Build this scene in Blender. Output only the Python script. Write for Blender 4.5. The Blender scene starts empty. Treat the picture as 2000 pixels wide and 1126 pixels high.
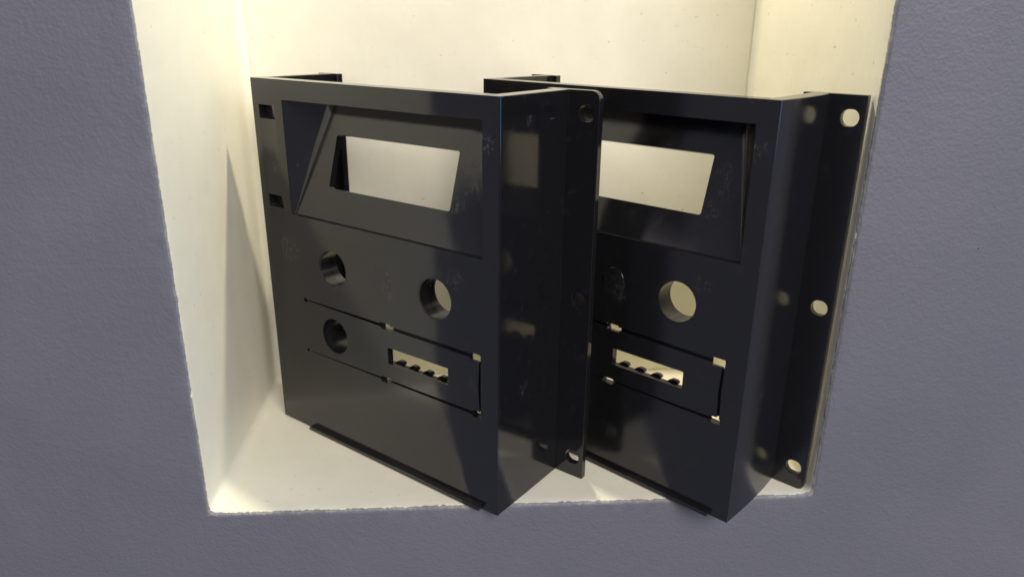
import bpy, bmesh, math
from mathutils import Vector, Matrix, noise

S = bpy.context.scene
COL = S.collection
MM = 0.001

# ------------------------------------------------------------------ camera
def camera():
    yaw, pitch, roll = 0.0708, 0.3415, 0.0111
    f = Vector((math.sin(yaw)*math.cos(pitch), math.cos(yaw)*math.cos(pitch), -math.sin(pitch)))
    r = f.cross(Vector((0, 0, 1))).normalized()
    u = r.cross(f)
    c, s = math.cos(roll), math.sin(roll)
    r, u = c*r + s*u, -s*r + c*u
    cam = bpy.data.cameras.new('camera')
    cam.sensor_width = 36; cam.lens = 25.75
    cam.clip_start = 0.01; cam.clip_end = 50
    cam.dof.use_dof = True; cam.dof.focus_distance = 0.34; cam.dof.aperture_fstop = 13.0
    o = bpy.data.objects.new('camera', cam); COL.objects.link(o)
    M = Matrix((r, u, -f)).transposed().to_4x4()
    M.translation = Vector((0.1257, -0.3105, 0.2263))
    o.matrix_world = M
    S.camera = o
camera()

# ------------------------------------------------------------------ light
W = bpy.data.worlds.new('World'); S.world = W; W.use_nodes = True
bg = W.node_tree.nodes['Background']
bg.inputs['Color'].default_value = (0.76, 0.80, 1.0, 1)
bg.inputs['Strength'].default_value = 0.22

def area(name, loc, target, shape, sx, sy, power, color):
    l = bpy.data.lights.new(name, 'AREA'); l.shape = shape; l.size = sx
    if shape in ('RECTANGLE', 'ELLIPSE'): l.size_y = sy
    l.energy = power; l.color = color
    o = bpy.data.objects.new(name, l); COL.objects.link(o)
    o.location = loc
    o.rotation_euler = (Vector(target) - Vector(loc)).to_track_quat('-Z', 'Y').to_euler()
    return o
# the warm downlight in the roof of the niche
sp = bpy.data.lights.new('niche_downlight', 'SPOT')
sp.energy = 9.4; sp.color = (1.0, 0.915, 0.71); sp.shadow_soft_size = 0.011
sp.spot_size = math.radians(92); sp.spot_blend = 1.0
so = bpy.data.objects.new('niche_downlight', sp); COL.objects.link(so)
so.location = (0.168, 0.127, 0.565)
# daylight of the room: a broad window behind the camera, and blue sky through one far to the right that rakes the wall
area('room_window', (0.70, -1.7, 1.25), (0.15, 0, 0.1), 'RECTANGLE', 1.2, 1.2, 42.0, (1.0, 0.945, 0.88))
area('side_window', (2.4, -0.85, 1.1), (0.15, 0, 0.1), 'RECTANGLE', 1.0, 1.4, 13.0, (0.20, 0.52, 1.0))

S.view_settings.view_transform = 'Standard'
S.view_settings.look = 'None'
S.view_settings.exposure = 0.14
S.view_settings.gamma = 1.0
S.render.engine = 'CYCLES'
S.cycles.max_bounces = 10
S.cycles.diffuse_bounces = 6
S.cycles.glossy_bounces = 6

# ------------------------------------------------------------------ material helpers
class NT:
    def __init__(self, name):
        self.m = bpy.data.materials.new(name); self.m.use_nodes = True
        self.t = self.m.node_tree; self.p = self.t.nodes['Principled BSDF']
        self.out = self.t.nodes['Material Output']
    def n(self, typ, **kw):
        x = self.t.nodes.new(typ)
        for k, v in kw.items():
            if k in x.inputs: x.inputs[k].default_value = v
            else: setattr(x, k, v)
        return x
    def l(self, a, b): self.t.links.new(a, b)
    def math(self, op, a, b=None, c=None, clamp=False):
        x = self.t.nodes.new('ShaderNodeMath'); x.operation = op; x.use_clamp = clamp
        for i, v in enumerate((a, b, c)):
            if v is None: continue
            if isinstance(v, (int, float)): x.inputs[i].default_value = v
            else: self.l(v, x.inputs[i])
        return x.outputs[0]
    def noise(self, vec, scale, detail=3, rough=0.55, dist=0.0):
        x = self.t.nodes.new('ShaderNodeTexNoise')
        x.inputs['Scale'].default_value = scale; x.inputs['Detail'].default_value = detail
        x.inputs['Roughness'].default_value = rough; x.inputs['Distortion'].default_value = dist
        if vec is not None: self.l(vec, x.inputs['Vector'])
        return x.outputs['Fac']
    def ramp(self, v, a, b, lo=0.0, hi=1.0):
        x = self.t.nodes.new('ShaderNodeMapRange')
        x.inputs['From Min'].default_value = a; x.inputs['From Max'].default_value = b
        x.inputs['To Min'].default_value = lo; x.inputs['To Max'].default_value = hi
        self.l(v, x.inputs['Value']); return x.outputs[0]
    def mix(self, fac, a, b):
        x = self.t.nodes.new('ShaderNodeMix'); x.data_type = 'RGBA'
        for s, v in ((x.inputs[0], fac), (x.inputs[6], a), (x.inputs[7], b)):
            if isinstance(v, (tuple, float, int)): s.default_value = v
            else: self.l(v, s)
        return x.outputs[2]

def mat_wall():
    """blue-grey orange-peel paint outside, cream paint on smooth plaster inside; the two meet raggedly on the arris"""
    k = NT('painted_plaster')
    pos = k.n('ShaderNodeNewGeometry').outputs['Position']
    sep = k.n('ShaderNodeSeparateXYZ'); k.l(pos, sep.inputs[0])
    y = sep.outputs['Y']
    rag = k.noise(pos, 420, 4, 0.65)
    rag2 = k.noise(pos, 60, 2, 0.5)
    edge = k.math('ADD', k.math('MULTIPLY', k.math('SUBTRACT', rag, 0.5), 0.0019),
                  k.math('MULTIPLY', k.math('SUBTRACT', rag2, 0.5), 0.0007))
    edge = k.math('MULTIPLY', edge, k.ramp(sep.outputs['Z'], 0.0, 0.006, 1.9, 1.0))
    chip = k.ramp(k.noise(pos, 130, 3, 0.6), 0.62, 0.68, 0, 0.0013)                 # chips where the cream shows past the arris
    lap = k.ramp(k.noise(pos, 75, 3, 0.6), 0.62, 0.70, 0, -0.0011)                   # laps of the outer coat
    out = k.math('MAXIMUM', k.math('MAXIMUM', k.math('MULTIPLY', sep.outputs['X'], -1.0), k.math('SUBTRACT', sep.outputs['X'], 0.3044)), k.math('MULTIPLY', sep.outputs['Z'], -1.0))
    out = k.math('MAXIMUM', out, 0.0)
    yy = k.math('ADD', k.math('SUBTRACT', y, out), k.math('ADD', edge, k.math('ADD', chip, lap)))
    cream = k.ramp(yy, 0.0009, 0.0012)
    # scuffed greyish seam between the two coats
    seam = k.math('MULTIPLY', k.ramp(yy, -0.0005, 0.0001), k.math('SUBTRACT', 1.0, k.ramp(yy, 0.0011, 0.0017)))
    blot = k.noise(pos, 14, 4, 0.6)
    wallc = k.mix(k.ramp(blot, 0.35, 0.65), (0.140, 0.137, 0.163, 1), (0.160, 0.154, 0.179, 1))
    wallc = k.mix(k.ramp(k.noise(pos, 4.5, 3, 0.55), 0.35, 0.68, 0, 0.55), wallc, (0.127, 0.130, 0.164, 1))
    scr = k.n('ShaderNodeMapping'); scr.inputs['Scale'].default_value = (1, 1, 0.12); scr.inputs['Rotation'].default_value = (0, 0.5, 0); k.l(pos, scr.inputs[0])
    wallc = k.mix(k.math('MULTIPLY', k.ramp(k.noise(scr.outputs[0], 90, 3, 0.6), 0.68, 0.76), 0.25), wallc, (0.25, 0.245, 0.265, 1))
    specks = k.noise(pos, 260, 1, 0.5)
    wallc = k.mix(k.ramp(specks, 0.84, 0.86), wallc, (0.05, 0.05, 0.06, 1))
    creamc = k.mix(k.ramp(k.noise(pos, 22, 5, 0.65), 0.35, 0.7), (0.84, 0.806, 0.67, 1), (0.78, 0.745, 0.612, 1))
    dirt = k.noise(pos, 330, 2, 0.6)
    creamc = k.mix(k.math('MULTIPLY', k.ramp(dirt, 0.70, 0.75), 0.45), creamc, (0.22, 0.19, 0.14, 1))
    col = k.mix(cream, wallc, creamc)
    col = k.mix(k.math('MULTIPLY', seam, 0.8), col, k.mix(k.ramp(rag2, 0.4, 0.6), (0.20, 0.20, 0.215, 1), (0.32, 0.315, 0.29, 1)))
    k.l(col, k.p.inputs['Base Color'])
    k.l(k.ramp(cream, 0, 1, 0.58, 0.5), k.p.inputs['Roughness'])
    # orange peel on the outside, brush drag and lumps on the inside
    peel = k.math('ADD', k.noise(pos, 640, 3, 0.5), k.math('MULTIPLY', k.noise(pos, 260, 2, 0.5), 0.9))
    mp = k.n('ShaderNodeMapping'); mp.inputs['Scale'].default_value = (1, 1, 0.15); k.l(pos, mp.inputs[0])
    drag = k.math('ADD', k.math('MULTIPLY', k.noise(mp.outputs[0], 260, 3, 0.6), 0.25), k.math('MULTIPLY', k.noise(pos, 70, 4, 0.5), 0.45))
    pits = k.ramp(k.noise(pos, 95, 2, 0.4), 0.78, 0.84, 0, -0.5)
    drag = k.math('ADD', drag, pits)
    hgt = k.n('ShaderNodeMix'); k.l(cream, hgt.inputs[0]); k.l(peel, hgt.inputs[2]); k.l(drag, hgt.inputs[3])
    b = k.n('ShaderNodeBump'); b.inputs['Strength'].default_value = 0.55; b.inputs['Distance'].default_value = 0.0006
    k.l(hgt.outputs[0], b.inputs['Height']); k.l(b.outputs[0], k.p.inputs['Normal'])
    return k.m

def mat_plastic(name, layer=0.35, scuff=1.0, seed=0.0, satin=0.0):
    """black printed plastic: faint layer lines, rubbed and scratched"""
    k = NT(name)
    tc = k.n('ShaderNodeTexCoord').outputs['Object']
    mpo = k.n('ShaderNodeMapping'); mpo.inputs['Location'].default_value = (seed, seed*0.7, seed*1.3)
    k.l(tc, mpo.inputs[0]); pos = mpo.outputs[0]
    haze = k.noise(pos, 28, 5, 0.65)
    grime = k.noise(pos, 150, 4, 0.65)
    # worm-like rub marks, only in some patches
    warp = k.noise(pos, 70, 4, 0.6, 0.6)
    line = k.ramp(k.math('ABSOLUTE', k.math('SUBTRACT', warp, 0.5)), 0.0, 0.010, 1, 0)
    patch = k.ramp(k.noise(pos, 34, 2, 0.5), 0.68, 0.76)
    brk = k.ramp(k.noise(pos, 420, 2, 0.5), 0.42, 0.60)
    marks = k.math('MULTIPLY', k.math('MULTIPLY', line, patch), brk)
    # sparse pale specks
    speck = k.ramp(k.noise(pos, 520, 1, 0.5), 0.80, 0.83)
    speck = k.math('MULTIPLY', speck, k.ramp(k.noise(pos, 40, 2), 0.45, 0.6))
    spots = None
    for (sx, sy, sz, sr) in ((139, 12, 166, 6), (142, 12, 158, 5), (136, 9, 149, 5), (15, 0, 154, 4), (20, 0, 110, 8), (95, 0, 101, 5),
                             (158, 0, 180, 6), (140, 0, 117, 5), (165, 20, 62, 4), (165, 22, 188, 3)):
        d = k.n('ShaderNodeVectorMath', operation='DISTANCE'); k.l(tc, d.inputs[0])
        d.inputs[1].default_value = ((sx-165.2)*MM, sy*MM, sz*MM)
        w = k.ramp(d.outputs['Value'], sr*0.35*MM, sr*1.2*MM, 1, 0)
        spots = w if spots is None else k.math('MAXIMUM', spots, w)
    ms = k.n('ShaderNodeMapping'); ms.inputs['Scale'].default_value = (1, 1, 0.4); ms.inputs['Rotation'].default_value = (0, 0.35, 0); k.l(pos, ms.inputs[0])
    fine = k.noise(ms.outputs[0], 260, 5, 0.7, 0.3)
    worm = k.ramp(k.math('ABSOLUTE', k.math('SUBTRACT', fine, 0.5)), 0.0, 0.022, 1, 0)
    worm = k.math('MULTIPLY', k.math('MULTIPLY', worm, spots), k.ramp(k.noise(pos, 380, 2), 0.45, 0.60))
    film = k.math('MULTIPLY', k.math('MULTIPLY', spots, k.ramp(k.noise(ms.outputs[0], 480, 4, 0.7), 0.48, 0.72)), 0.18)
    marks = k.math('MAXIMUM', k.math('MAXIMUM', marks, worm), film)
    m = k.math('MULTIPLY', k.math('ADD', marks, k.math('MULTIPLY', speck, 0.8), clamp=True), 0.5*scuff)
    # short straight hairline scratches
    col = k.mix(m, (0.008, 0.008, 0.009, 1), (0.24, 0.235, 0.22, 1))
    col = k.mix(k.math('MULTIPLY', k.ramp(grime, 0.60, 0.75), 0.10*scuff), col, (0.10, 0.095, 0.085, 1))
    k.l(col, k.p.inputs['Base Color'])
    rgh = k.math('ADD', k.ramp(haze, 0.3, 0.72, 0.07+satin, 0.13+satin), k.math('MULTIPLY', m, 0.5))
    rgh = k.math('ADD', rgh, k.math('MULTIPLY', k.ramp(grime, 0.5, 0.75), 0.06))
    k.l(rgh, k.p.inputs['Roughness'])
    k.p.inputs['IOR'].default_value = 1.66
    k.p.inputs['Specular Tint'].default_value = (0.96, 0.94, 1.0, 1)
    sep = k.n('ShaderNodeSeparateXYZ'); k.l(tc, sep.inputs[0])
    wob = k.math('ADD', sep.outputs['Z'], k.math('MULTIPLY', k.noise(pos, 9, 2), 0.0006))
    lay = k.math('SINE', k.math('MULTIPLY', wob, 2*math.pi/0.0006))
    h = k.math('ADD', k.math('MULTIPLY', lay, 0.010*layer), k.math('MULTIPLY', grime, 0.05))
    h = k.math('ADD', h, k.math('MULTIPLY', k.noise(pos, 18, 2), 0.3))
    b = k.n('ShaderNodeBump'); b.inputs['Strength'].default_value = 0.35; b.inputs['Distance'].default_value = 0.0006
    k.l(h, b.inputs['Height']); k.l(b.outputs[0], k.p.inputs['Normal'])
    return k.m

M_WALL = mat_wall()

# ------------------------------------------------------------------ the wall with its niche (one skin, mitred round the opening)
NW, ND, NH = 0.3044, 0.1419, 0.585      # width, depth, height of the niche
def lump(v, s, a, off=0.0):
    return noise.noise(Vector((v[0]*s+off, v[1]*s+3.1, v[2]*s+7.7)))*a

def build_wall():
    # rim of the opening, walked clockwise from the upper left corner: (x, z, outward x, outward z)
    rim = []
    rc = 0.0045
    def seg(x0, z0, x1, z1, ox, oz, step=0.0018):
        n = max(2, int(math.hypot(x1-x0, z1-z0)/step))
        for i in range(n+1):
            t = i/n; rim.append((x0+(x1-x0)*t, z0+(z1-z0)*t, ox, oz))
    def arc(cx, cz, a0, a1, n=5):
        for i in range(1, n):
            a = a0+(a1-a0)*i/n
            rim.append((cx+rc*math.cos(a), cz+rc*math.sin(a), math.cos(a), math.sin(a)))
    P = math.pi
    seg(0, NH-rc, 0, rc, -1, 0); arc(rc, rc, P, 1.5*P)
    seg(rc, 0, NW-rc, 0, 0, -1); arc(NW-rc, rc, 1.5*P, 2*P)
    seg(NW, rc, NW, NH-rc, 1, 0, 0.0018); arc(NW-rc, NH-rc, 0, 0.5*P)
    seg(NW-rc, NH, rc, NH, 0, 1, 0.01); arc(rc, NH-rc, 0.5*P, P)
    # profile: (offset outward from the opening, depth)
    prof = [(1.3, 0), (0.5, 0), (0.15, 0), (0.05, 0), (0.02, 0), (0.008, 0)]
    r = 0.0022
    for i in range(7):
        a = (i/6)*math.pi/2
        prof.append((r-r*math.sin(a), r-r*math.cos(a)))
    d = r
    for i in range(1, 29):
        prof.append((0, r+(ND-0.004-r)*i/28))
    for i in range(1, 5):
        a = (i/4)*math.pi/2
        prof.append((-0.004*(1-math.cos(a)), ND-0.004+0.004*math.sin(a)))
    vs, fs = [], []
    for (x, z, ox, oz) in rim:
        for (o, y) in prof:
            v = Vector((x+ox*o, y, z+oz*o))
            if o > 0.04:                                  # square the far border so the sheet stays flat
                pass
            if y == 0: dn = 0
            else:
                k = min(1, y/0.002)
                dn = (lump(v, 55, 0.00012)+lump(v, 16, 0.0005, 5)*min(1, 0.15+y/0.05))*k
                if y <= r*1.01: dn += lump(v, 420, 0.00020, 9)+lump(v, 160, 0.00016, 2)
            v.x += ox*dn; v.z += oz*dn
            if 0 < y <= r: v.y += lump(v, 300, 0.0003, 4)
            vs.append(v)
    n, m = len(rim), len(prof)
    for i in range(n):
        j = (i+1) % n
        for q in range(m-1):
            fs.append((i*m+q, i*m+q+1, j*m+q+1, j*m+q))
    me = bpy.data.meshes.new('wall'); me.from_pydata([v[:] for v in vs], [], fs)
    me.materials.append(M_WALL)
    for p in me.polygons: p.use_smooth = True
    bm = bmesh.new(); bm.from_mesh(me); bmesh.ops.recalc_face_normals(bm, faces=bm.faces[:]); bm.to_mesh(me); bm.free()
    o = bpy.data.objects.new('wall', me); COL.objects.link(o); o['kind'] = 'structure'
    # back of the niche
    g = 70; vs, fs = [], []
    for a in range(g+1):
        for b in range(g+1):
            x = NW*a/g; z = NH*b/g
            e = min(x, NW-x, z, NH-z)
            v = Vector((x, ND, z)); v.y = ND+0.0004-(lump(v, 14, 0.0008)+lump(v, 60, 0.00008))*min(1, e/0.02)
            vs.append(v)
    for a in range(g):
        for b in range(g):
            fs.append((a*(g+1)+b, (a+1)*(g+1)+b, (a+1)*(g+1)+b+1, a*(g+1)+b+1))
    me = bpy.data.meshes.new('niche_back'); me.from_pydata([v[:] for v in vs], [], fs)
    me.materials.append(M_WALL)
    for p in me.polygons: p.use_smooth = True
    o = bpy.data.objects.new('niche_back', me); COL.objects.link(o); o['kind'] = 'structure'
build_wall()

# ------------------------------------------------------------------ mesh helpers (millimetres, panel frame: x 0..165 left to right, y depth, z up)
PW, PH, PD, PT = 165.2, 200.0, 51.8, 8.0
THIN = 4.2                      # the front is thinner round the port plate
FW = 16.5                       # how far a flange stands out
def box(x0, x1, y0, y1, z0, z1):
    bm = bmesh.new()
    v = [bm.verts.new((x, y, z)) for x in (x0, x1) for y in (y0, y1) for z in (z0, z1)]
    for f in ((0,1,3,2), (4,6,7,5), (0,4,5,1), (2,3,7,6), (0,2,6,4), (1,5,7,3)):
        bm.faces.new([v[i] for i in f])
    bmesh.ops.recalc_face_normals(bm, faces=bm.faces[:])
    return bm
def bowed(x0, x1, y0, y1, bow):
    """side wall, its faces slightly bowed outward along the depth as printed walls warp"""
    n = 16; pts = []
    for i in range(n+1):
        t = i/n; pts.append((x1+bow*4*t*(1-t), y0+(y1-y0)*t))
    for i in range(n, -1, -1):
        t = i/n; pts.append((x0+bow*4*t*(1-t), y0+(y1-y0)*t))
    bm = bmesh.new()
    a = [bm.verts.new((x, y, 0)) for x, y in pts]; b = [bm.verts.new((x, y, PH)) for x, y in pts]
    bm.faces.new(a); bm.faces.new(b)
    for i in range(len(a)):
        j = (i+1) % len(a); bm.faces.new((a[i], b[i], b[j], a[j]))
    bmesh.ops.recalc_face_normals(bm, faces=bm.faces[:])
    return bm
def prism(pts, y0, y1, y1pts=None):
    """outline in x,z pushed from y0 to y1 (y may be a function of x)"""
    bm = bmesh.new()
    fy0 = y0 if callable(y0) else (lambda x: y0)
    fy1 = y1 if callable(y1) else (lambda x: y1)
    a = [bm.verts.new((x, fy0(x), z)) for x, z in pts]
    b = [bm.verts.new((x, fy1(x), z)) for x, z in (y1pts or pts)]
    bm.faces.new(a); bm.faces.new(b[::-1])
    n = len(a)
    for i in range(n):
        j = (i+1) % n; bm.faces.new((a[i], b[i], b[j], a[j]))
    bmesh.ops.recalc_face_normals(bm, faces=bm.faces[:])
    return bm
def oval(cx, cz, rx, rz, n=40, flat=0.0):
    """circle, or a slot lengthened by flat along x"""
    out = []
    for i in range(n):
        a = 2*math.pi*i/n
        out.append((cx+rx*math.cos(a)+(flat if math.cos(a) > 0 else -flat), cz+rz*math.sin(a)))
    return out
def rrect(x0, x1, z0, z1, r, corners=(1, 1, 1, 1), n=5):
    """rounded rectangle; corners bottom-left, bottom-right, top-right, top-left"""
    out = []
    for (cx, cz, a0, on, px, pz) in ((x0+r, z0+r, 180, corners[0], x0, z0), (x1-r, z0+r, 270, corners[1], x1, z0),
                                     (x1-r, z1-r, 0, corners[2], x1, z1), (x0+r, z1-r, 90, corners[3], x0, z1)):
        if not on: out.append((px, pz)); continue
        for i in range(n+1):
            a = math.radians(a0+90*i/n); out.append((cx+r*math.cos(a), cz+r*math.sin(a)))
    return out
def to_mesh(bm, name, mat):
    me = bpy.data.meshes.new(name)
    for v in bm.verts: v.co = Vector((v.co.x-PW, v.co.y, v.co.z))*MM
    bm.to_mesh(me); bm.free(); me.materials.append(mat); return me
def carve(me, cutters):
    """subtract closed cutters from a mesh"""
    base = bpy.data.objects.new('carve_base', me); COL.objects.link(base); tmp = []
    for c in cutters:
        cm = to_mesh(c, 'cutter', me.materials[0]); o = bpy.data.objects.new('cutter', cm); COL.objects.link(o); tmp.append(o)
        md = base.modifiers.new('b', 'BOOLEAN'); md.operation = 'DIFFERENCE'; md.object = o; md.solver = 'EXACT'
    dg = bpy.context.evaluated_depsgraph_get()
    out = bpy.data.meshes.new_from_object(base.evaluated_get(dg))
    out.name = me.name
    for o in tmp: bpy.data.objects.remove(o)
    bpy.data.objects.remove(base)
    if not out.materials: out.materials.append(me.materials[0])
    return out
def smooth_by_angle(me, deg=20):
    bm = bmesh.new(); bm.from_mesh(me)
    for f in bm.faces: f.smooth = True
    for e in bm.edges:
        e.smooth = len(e.link_faces) == 2 and e.calc_face_angle(0) < math.radians(deg)
    bm.to_mesh(me); bm.free()
def soften(me, w=0.35):
    """take the knife edge off"""
    bm = bmesh.new(); bm.from_mesh(me)
    bmesh.ops.remove_doubles(bm, verts=bm.verts[:], dist=1e-7)
    bmesh.ops.dissolve_limit(bm, angle_limit=math.radians(0.5), verts=bm.verts[:], edges=bm.edges[:])
    es = [e for e in bm.edges if len(e.link_faces) == 2 and e.calc_face_angle(0) > math.radians(50)]
    bmesh.ops.bevel(bm, geom=es, offset=w*MM, offset_type='OFFSET', segments=2, profile=0.5, affect='EDGES', clamp_overlap=True)
    bm.to_mesh(me); bm.free()
def part(name, me, parent, label=None, soft=0.0):
    if soft: soften(me, soft)
    smooth_by_angle(me)
    o = bpy.data.objects.new(name, me); COL.objects.link(o); o.parent = parent
    if label: o['label'] = label
    return o

# ------------------------------------------------------------------ the panel
PX0, PX1, PZ0, PZ1 = 24.6, 156.2, 130.0, 190.0            # display recess mouth
HOLES = ((55.0, 105.2), (127.3, 105.0), (52.8, 66.0))      # three button holes, 20 mm
def plate_y(z): return 2.0+16.0*(z-130.0)/54.0             # the display plate leans back

def build_panel(label, loc, ang, mat, second=False):
    root = bpy.data.objects.new('control_panel', None); COL.objects.link(root)
    root.empty_display_size = 0.03
    root.location = loc; root.rotation_euler = (0, 0, -ang)
    root['label'] = label; root['category'] = 'panel'; root['group'] = 'black plastic control panels in the niche'

    # ---- front plate
    fp = to_mesh(prism([(0, 0), (PW, 0), (PW, PH), (0, PH)], 0, PT), 'front_plate', mat)
    cut = [box(PX0, PX1, -1, PT+1, PZ0, PZ1)]
    cut += [box(-1, 4.6, 0.7, PT+1, -1, PH+1), box(PW-8.0, PW+1, 0.7, PT+1, -1, PH+1)]      # side walls run up behind the face
    if second: cut.append(box(83.6, 84.8, -1, 2.0, 105.6, 108.4))
    cut += [prism(oval(cx, cz, 10.6, 10.6, 64), -1, PT+1) for cx, cz in HOLES[:2]]
    cut += [prism([(28.5, 51.2), (154.9, 51.2), (154.9, 83.3), (28.5, 82.6)], -1, 2.6)]          # bed of the port plate
    cut += [prism(oval(HOLES[2][0], HOLES[2][1], 10.6, 10.6, 64), 1, PT+1)]
    cut += [box(22, 159, THIN, PT+1, 44, 88), box(93.0, 134.2, 2, PT+1, 55.0, 70.6)]
    for x0, x1, z0, z1 in ((88.6, 96.0, 79.0, 83.8), (147.0, 155.0, 77.8, 83.5), (87.6, 94.4, 49.9, 52.7), (149.4, 155.6, 50.1, 53.0)):
        cut.append(prism(rrect(x0, x1, z0, z1, 0.7), -1, PT+1))
    # two latch notches with a sloping floor
    for x0, x1, z0, z1 in ((5.0, 17.8, 179.6, 186.6), (6.0, 18.6, 132.4, 138.9)):
        c = bmesh.new()
        v = [c.verts.new(p) for p in ((x0, -1, z0-0.4), (x1, -1, z0-0.4), (x1, -1, z1), (x0, -1, z1),
                                      (x0, 4.0, z0+1.0), (x1, 1.4, z0+0.3), (x1, 1.0, z1), (x0, 3.6, z1))]
        for f in ((0,1,2,3), (7,6,5,4), (0,4,5,1), (1,5,6,2), (2,6,7,3), (3,7,4,0)): c.faces.new([v[i] for i in f])
        bmesh.ops.recalc_face_normals(c, faces=c.faces[:]); cut.append(c)
    # round run-outs at the left ends of the two grooves
    cut += [prism(oval(29.8, 82.2, 1.3, 1.1, 16), -1, 1.6), prism(oval(28.6, 51.4, 1.0, 0.9, 16), -1, 1.2)]
    face = part('front_plate', carve(fp, cut), root, soft=0.3)

    # ---- sleeves behind the upper button holes
    for i, (cx, cz) in enumerate(HOLES):
        y1 = 11.0 if i < 2 else 19.0
        ro = to_mesh(prism(oval(cx, cz, 10.58, 10.58, 64), 2.64 if i == 2 else 0.2, y1), 'button_sleeve', M_FILL)
        c = [prism(oval(cx, cz, 9.95, 9.95, 64), -1, y1+1)]
        part('button_sleeve', carve(ro, c), face)

    # ---- display recess: flared mouth, leaning plate, window
    bm = bmesh.new()
    e = 0.12
    yt = plate_y(PZ1-e); FL = 15.0
    A = {k: Vector(p) for k, p in dict(bl=(PX0+e, 0.25, PZ0+e), br=(PX1-e, 0.25, PZ0+e), tr=(PX1-e, 0.25, PZ1-e), tl=(PX0+e, 0.25, PZ1-e)).items()}
    B = {k: Vector(p) for k, p in dict(bl=(PX0+0.6, 2.0, PZ0+0.4), br=(PX1-0.6, 2.0, PZ0+0.4), tr=(PX1-12.0, yt, PZ1-e), tl=(PX0+FL, yt, PZ1-e)).items()}
    def V(p): return bm.verts.new(p)
    def side(kt, kb, sgn):
        """flared wall with a hollow fillet into the plate; returns the column of points along its foot and head"""
        rows = []
        wt = A[kt].lerp(B[kt], 0.74); wb = A[kb].lerp(B[kb], 0.9)
        pt = B[kt]+Vector((sgn*4.5, 0, 0)); pb = B[kb]+Vector((sgn*0.8, 0, 0.0))
        N = 5
        head = [A[kt]]+[wt.lerp(B[kt], t).lerp(B[kt].lerp(pt, t), t) for t in [i/N for i in range(N+1)]]
        foot = [A[kb]]+[wb.lerp(B[kb], t).lerp(B[kb].lerp(pb, t), t) for t in [i/N for i in range(N+1)]]
        return [V(p) for p in head], [V(p) for p in foot]
    lh, lf = side('tl', 'bl', 1); rh, rf = side('tr', 'br', -1)
    for h, f in ((lh, lf), (rh, rf)):
        for i in range(len(h)-1): bm.faces.new((h[i], h[i+1], f[i+1], f[i]))
    bm.faces.new((lh[-1], rh[-1], rf[-1], lf[-1]))                       # plate
    bm.faces.new(lh+rh[::-1]); bm.faces.new(lf+rf[::-1])                 # roof and sill
    bmesh.ops.recalc_face_normals(bm, faces=bm.faces[:])
    # normals must look out of the mouth, so that thickness goes behind
    pl = max(bm.faces, key=lambda f: f.calc_area())
    if pl.normal.y > 0: bmesh.ops.reverse_faces(bm, faces=bm.faces[:])
    me = to_mesh(bm, 'display_recess', mat)
    o = bpy.data.objects.new('tmp', me); COL.objects.link(o)
    md = o.modifiers.new('s', 'SOLIDIFY'); md.thickness = 3.2*MM; md.offset = -1; md.use_even_offset = True
    thick = bpy.data.meshes.new_from_object(o.evaluated_get(bpy.context.evaluated_depsgraph_get())); thick.name = 'display_recess'
    bpy.data.objects.remove(o)
    tilt = math.atan2(16, 54); ct, st = math.cos(tilt), math.sin(tilt)
    wb = prism(rrect(48.6, 131.6, 17.2, 44.9, 1.2), -6, 8)
    for v in wb.verts:
        y, t = v.co.y, v.co.z
        v.co.y = 2.0+t*st+y*ct; v.co.z = 130.0+t*ct-y*st
    part('display_recess', carve(thick, [wb]), root, soft=0.25)

    # ---- the insert with the port opening, sitting a touch low on the right
    top_l, top_r = 82.3, 80.5
    out = [(28.3, 51.1), (34, 51.5), (90, 51.9), (152.6, 52.1), (153.3, 53.5), (152.5, 66.0), (153.2, 78.6), (152.6, 80.1), (90, 81.0), (34, 82.0), (28.3, 82.8)]
    fy = lambda x: -0.03+1.1*(x-28.3)/124
    pm = to_mesh(prism(out, fy, 2.62), 'port_plate', mat)
    c = [prism(oval(HOLES[2][0], HOLES[2][1], 10, 10, 56), -1, 4), prism(rrect(93.0, 133.8, 61.2, 70.3, 0.3), -1, 4)]
    for x0, x1, z0, z1 in ((88.6, 96.0, 80.0, 83.9), (147.6, 155.0, 78.9, 83.6), (87.6, 94.4, 49.4, 52.7), (149.4, 155.6, 49.6, 53.0)):
        c.append(prism(rrect(x0, x1, z0, z1, 0.6), -1, 4))
    c += [prism(oval(30.2, 82.0, 1.5, 1.2, 16), -1, 1.6), prism(oval(28.8, 51.5, 1.1, 1.0, 16), -1, 1.2)]
    pp = part('port_plate', carve(pm, c), root)
    # comb behind the port opening
    part('comb_bar', to_mesh(box(91, 136, THIN+0.1, THIN+2.4, 53.0, 59.9), 'comb_bar', mat), pp)
    for i in range(4):
        x = 97.6+9.7*i
        hook = [(x+a, 59.9+b) for a, b in ((-4.0, 0), (1.6, 0), (1.5, 0.7), (3.0, 1.0), (3.1, 2.0), (1.9, 2.7), (-0.6, 2.7), (-2.4, 1.6))]
        part('comb_tooth', to_mesh(prism(hook, THIN+0.2, THIN+2.2), 'comb_tooth', mat), pp)

    # ---- filled-in slot between the two upper buttons
    def blob(r0, h, sd):
        return [(x+0.5*noise.noise(Vector((x*0.5, z*0.5, sd))), z+0.5*noise.noise(Vector((x*0.5, z*0.5, sd+9)))) for x, z in oval(91.4, 105.6, r0, h, 44)]
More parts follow.
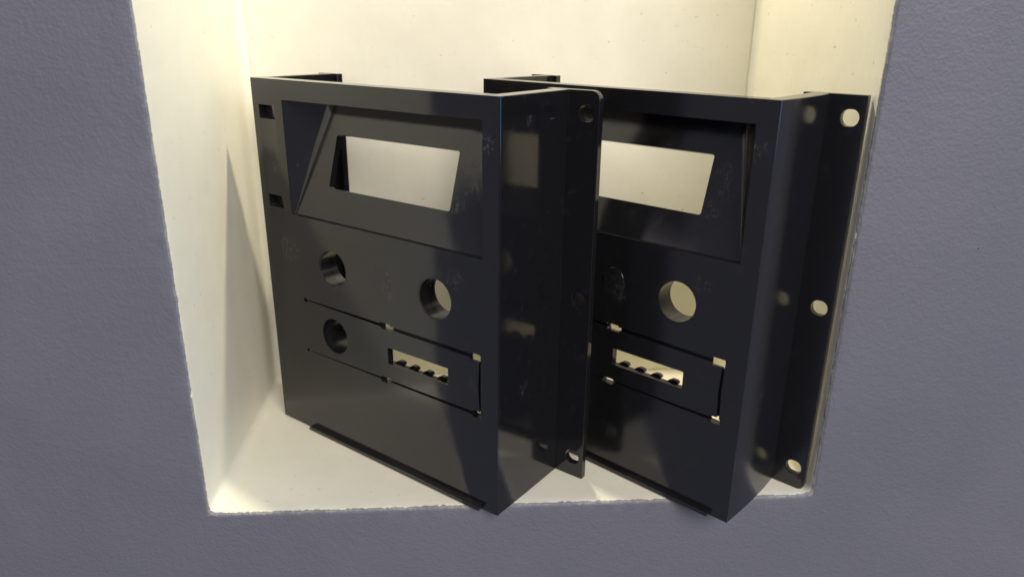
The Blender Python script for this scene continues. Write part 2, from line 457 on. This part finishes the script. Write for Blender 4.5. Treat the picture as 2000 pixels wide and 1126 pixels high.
    part('filled_slot', to_mesh(prism(blob(6.2, 8.2, 1+second*5), -0.13, 0.6, blob(6.9, 8.9, 1+second*5)), 'filled_slot', M_FILL), face)
    if second:
        part('raised_bump', to_mesh(prism(oval(92.6, 110.6, 2.6, 2.6, 24), -0.30, 0.25, oval(92.6, 110.6, 4.6, 4.4, 24)), 'raised_bump', M_FILL), face)

    # ---- lip along the foot
    lip = [(26.0, 0.25), (155.6, 0.25), (155.9, 2.3), (27.4, 2.3)]
    part('bottom_lip', to_mesh(prism(lip, -3.0, 0.05, [(26.0, 0.25), (155.6, 0.25), (155.9, 2.8), (27.4, 2.8)]), 'bottom_lip', mat), root, soft=0.3)

    # ---- side walls and flanges
    for s in (0, 1):
        T = 4.6 if s == 0 else 8.0
        x0, x1 = (0, T) if s == 0 else (PW-T, PW)
        wall = part('side_wall', to_mesh(bowed(x0, x1, 0.7, PD, (0.12 if not second else 1.0)*(1 if s else -1)), 'side_wall', mat), root, soft=0.35)
        # outline of the flange; the first panel has its upper outer corner rounded, the second its lower one
        a, b = (-FW, T+4.0) if s == 0 else (PW-T-4.0, PW+FW)
        rt = (not second); rb = second
        cr = (rb, 0, 0, rt) if s == 0 else (0, rb, rt, 0)
        fm = to_mesh(prism(rrect(a, b, 0, PH, 4.5 if not second else 3.0, cr), PD, PD+3.6), 'mounting_flange', mat)
        cx = -10.0 if s == 0 else PW+10.0
        c = [prism(oval(cx, z, 3.3, 3.75, 32, 0.7), PD-1, PD+5) for z in (190.0, 100.2, 11.4)]
        part('mounting_flange', carve(fm, c), root, soft=0.3)
    return root

M_FILL = mat_plastic('black_plastic_filler', 0.2, 0.8, 8.2, 0.16)
build_panel('black plastic panel at the left, unobstructed, with two square latch notches in view',
            (0.1412, -0.0090, 0.0004), 0.704, mat_plastic('black_plastic', 0.35, 1.0, 0.0))
build_panel('black plastic panel at the right, partly hidden by the other, flange against right jamb',
            (0.2524, -0.0203, 0.0004), 0.8066, mat_plastic('black_plastic_layered', 0.9, 0.7, 3.7, 0.07), second=True)
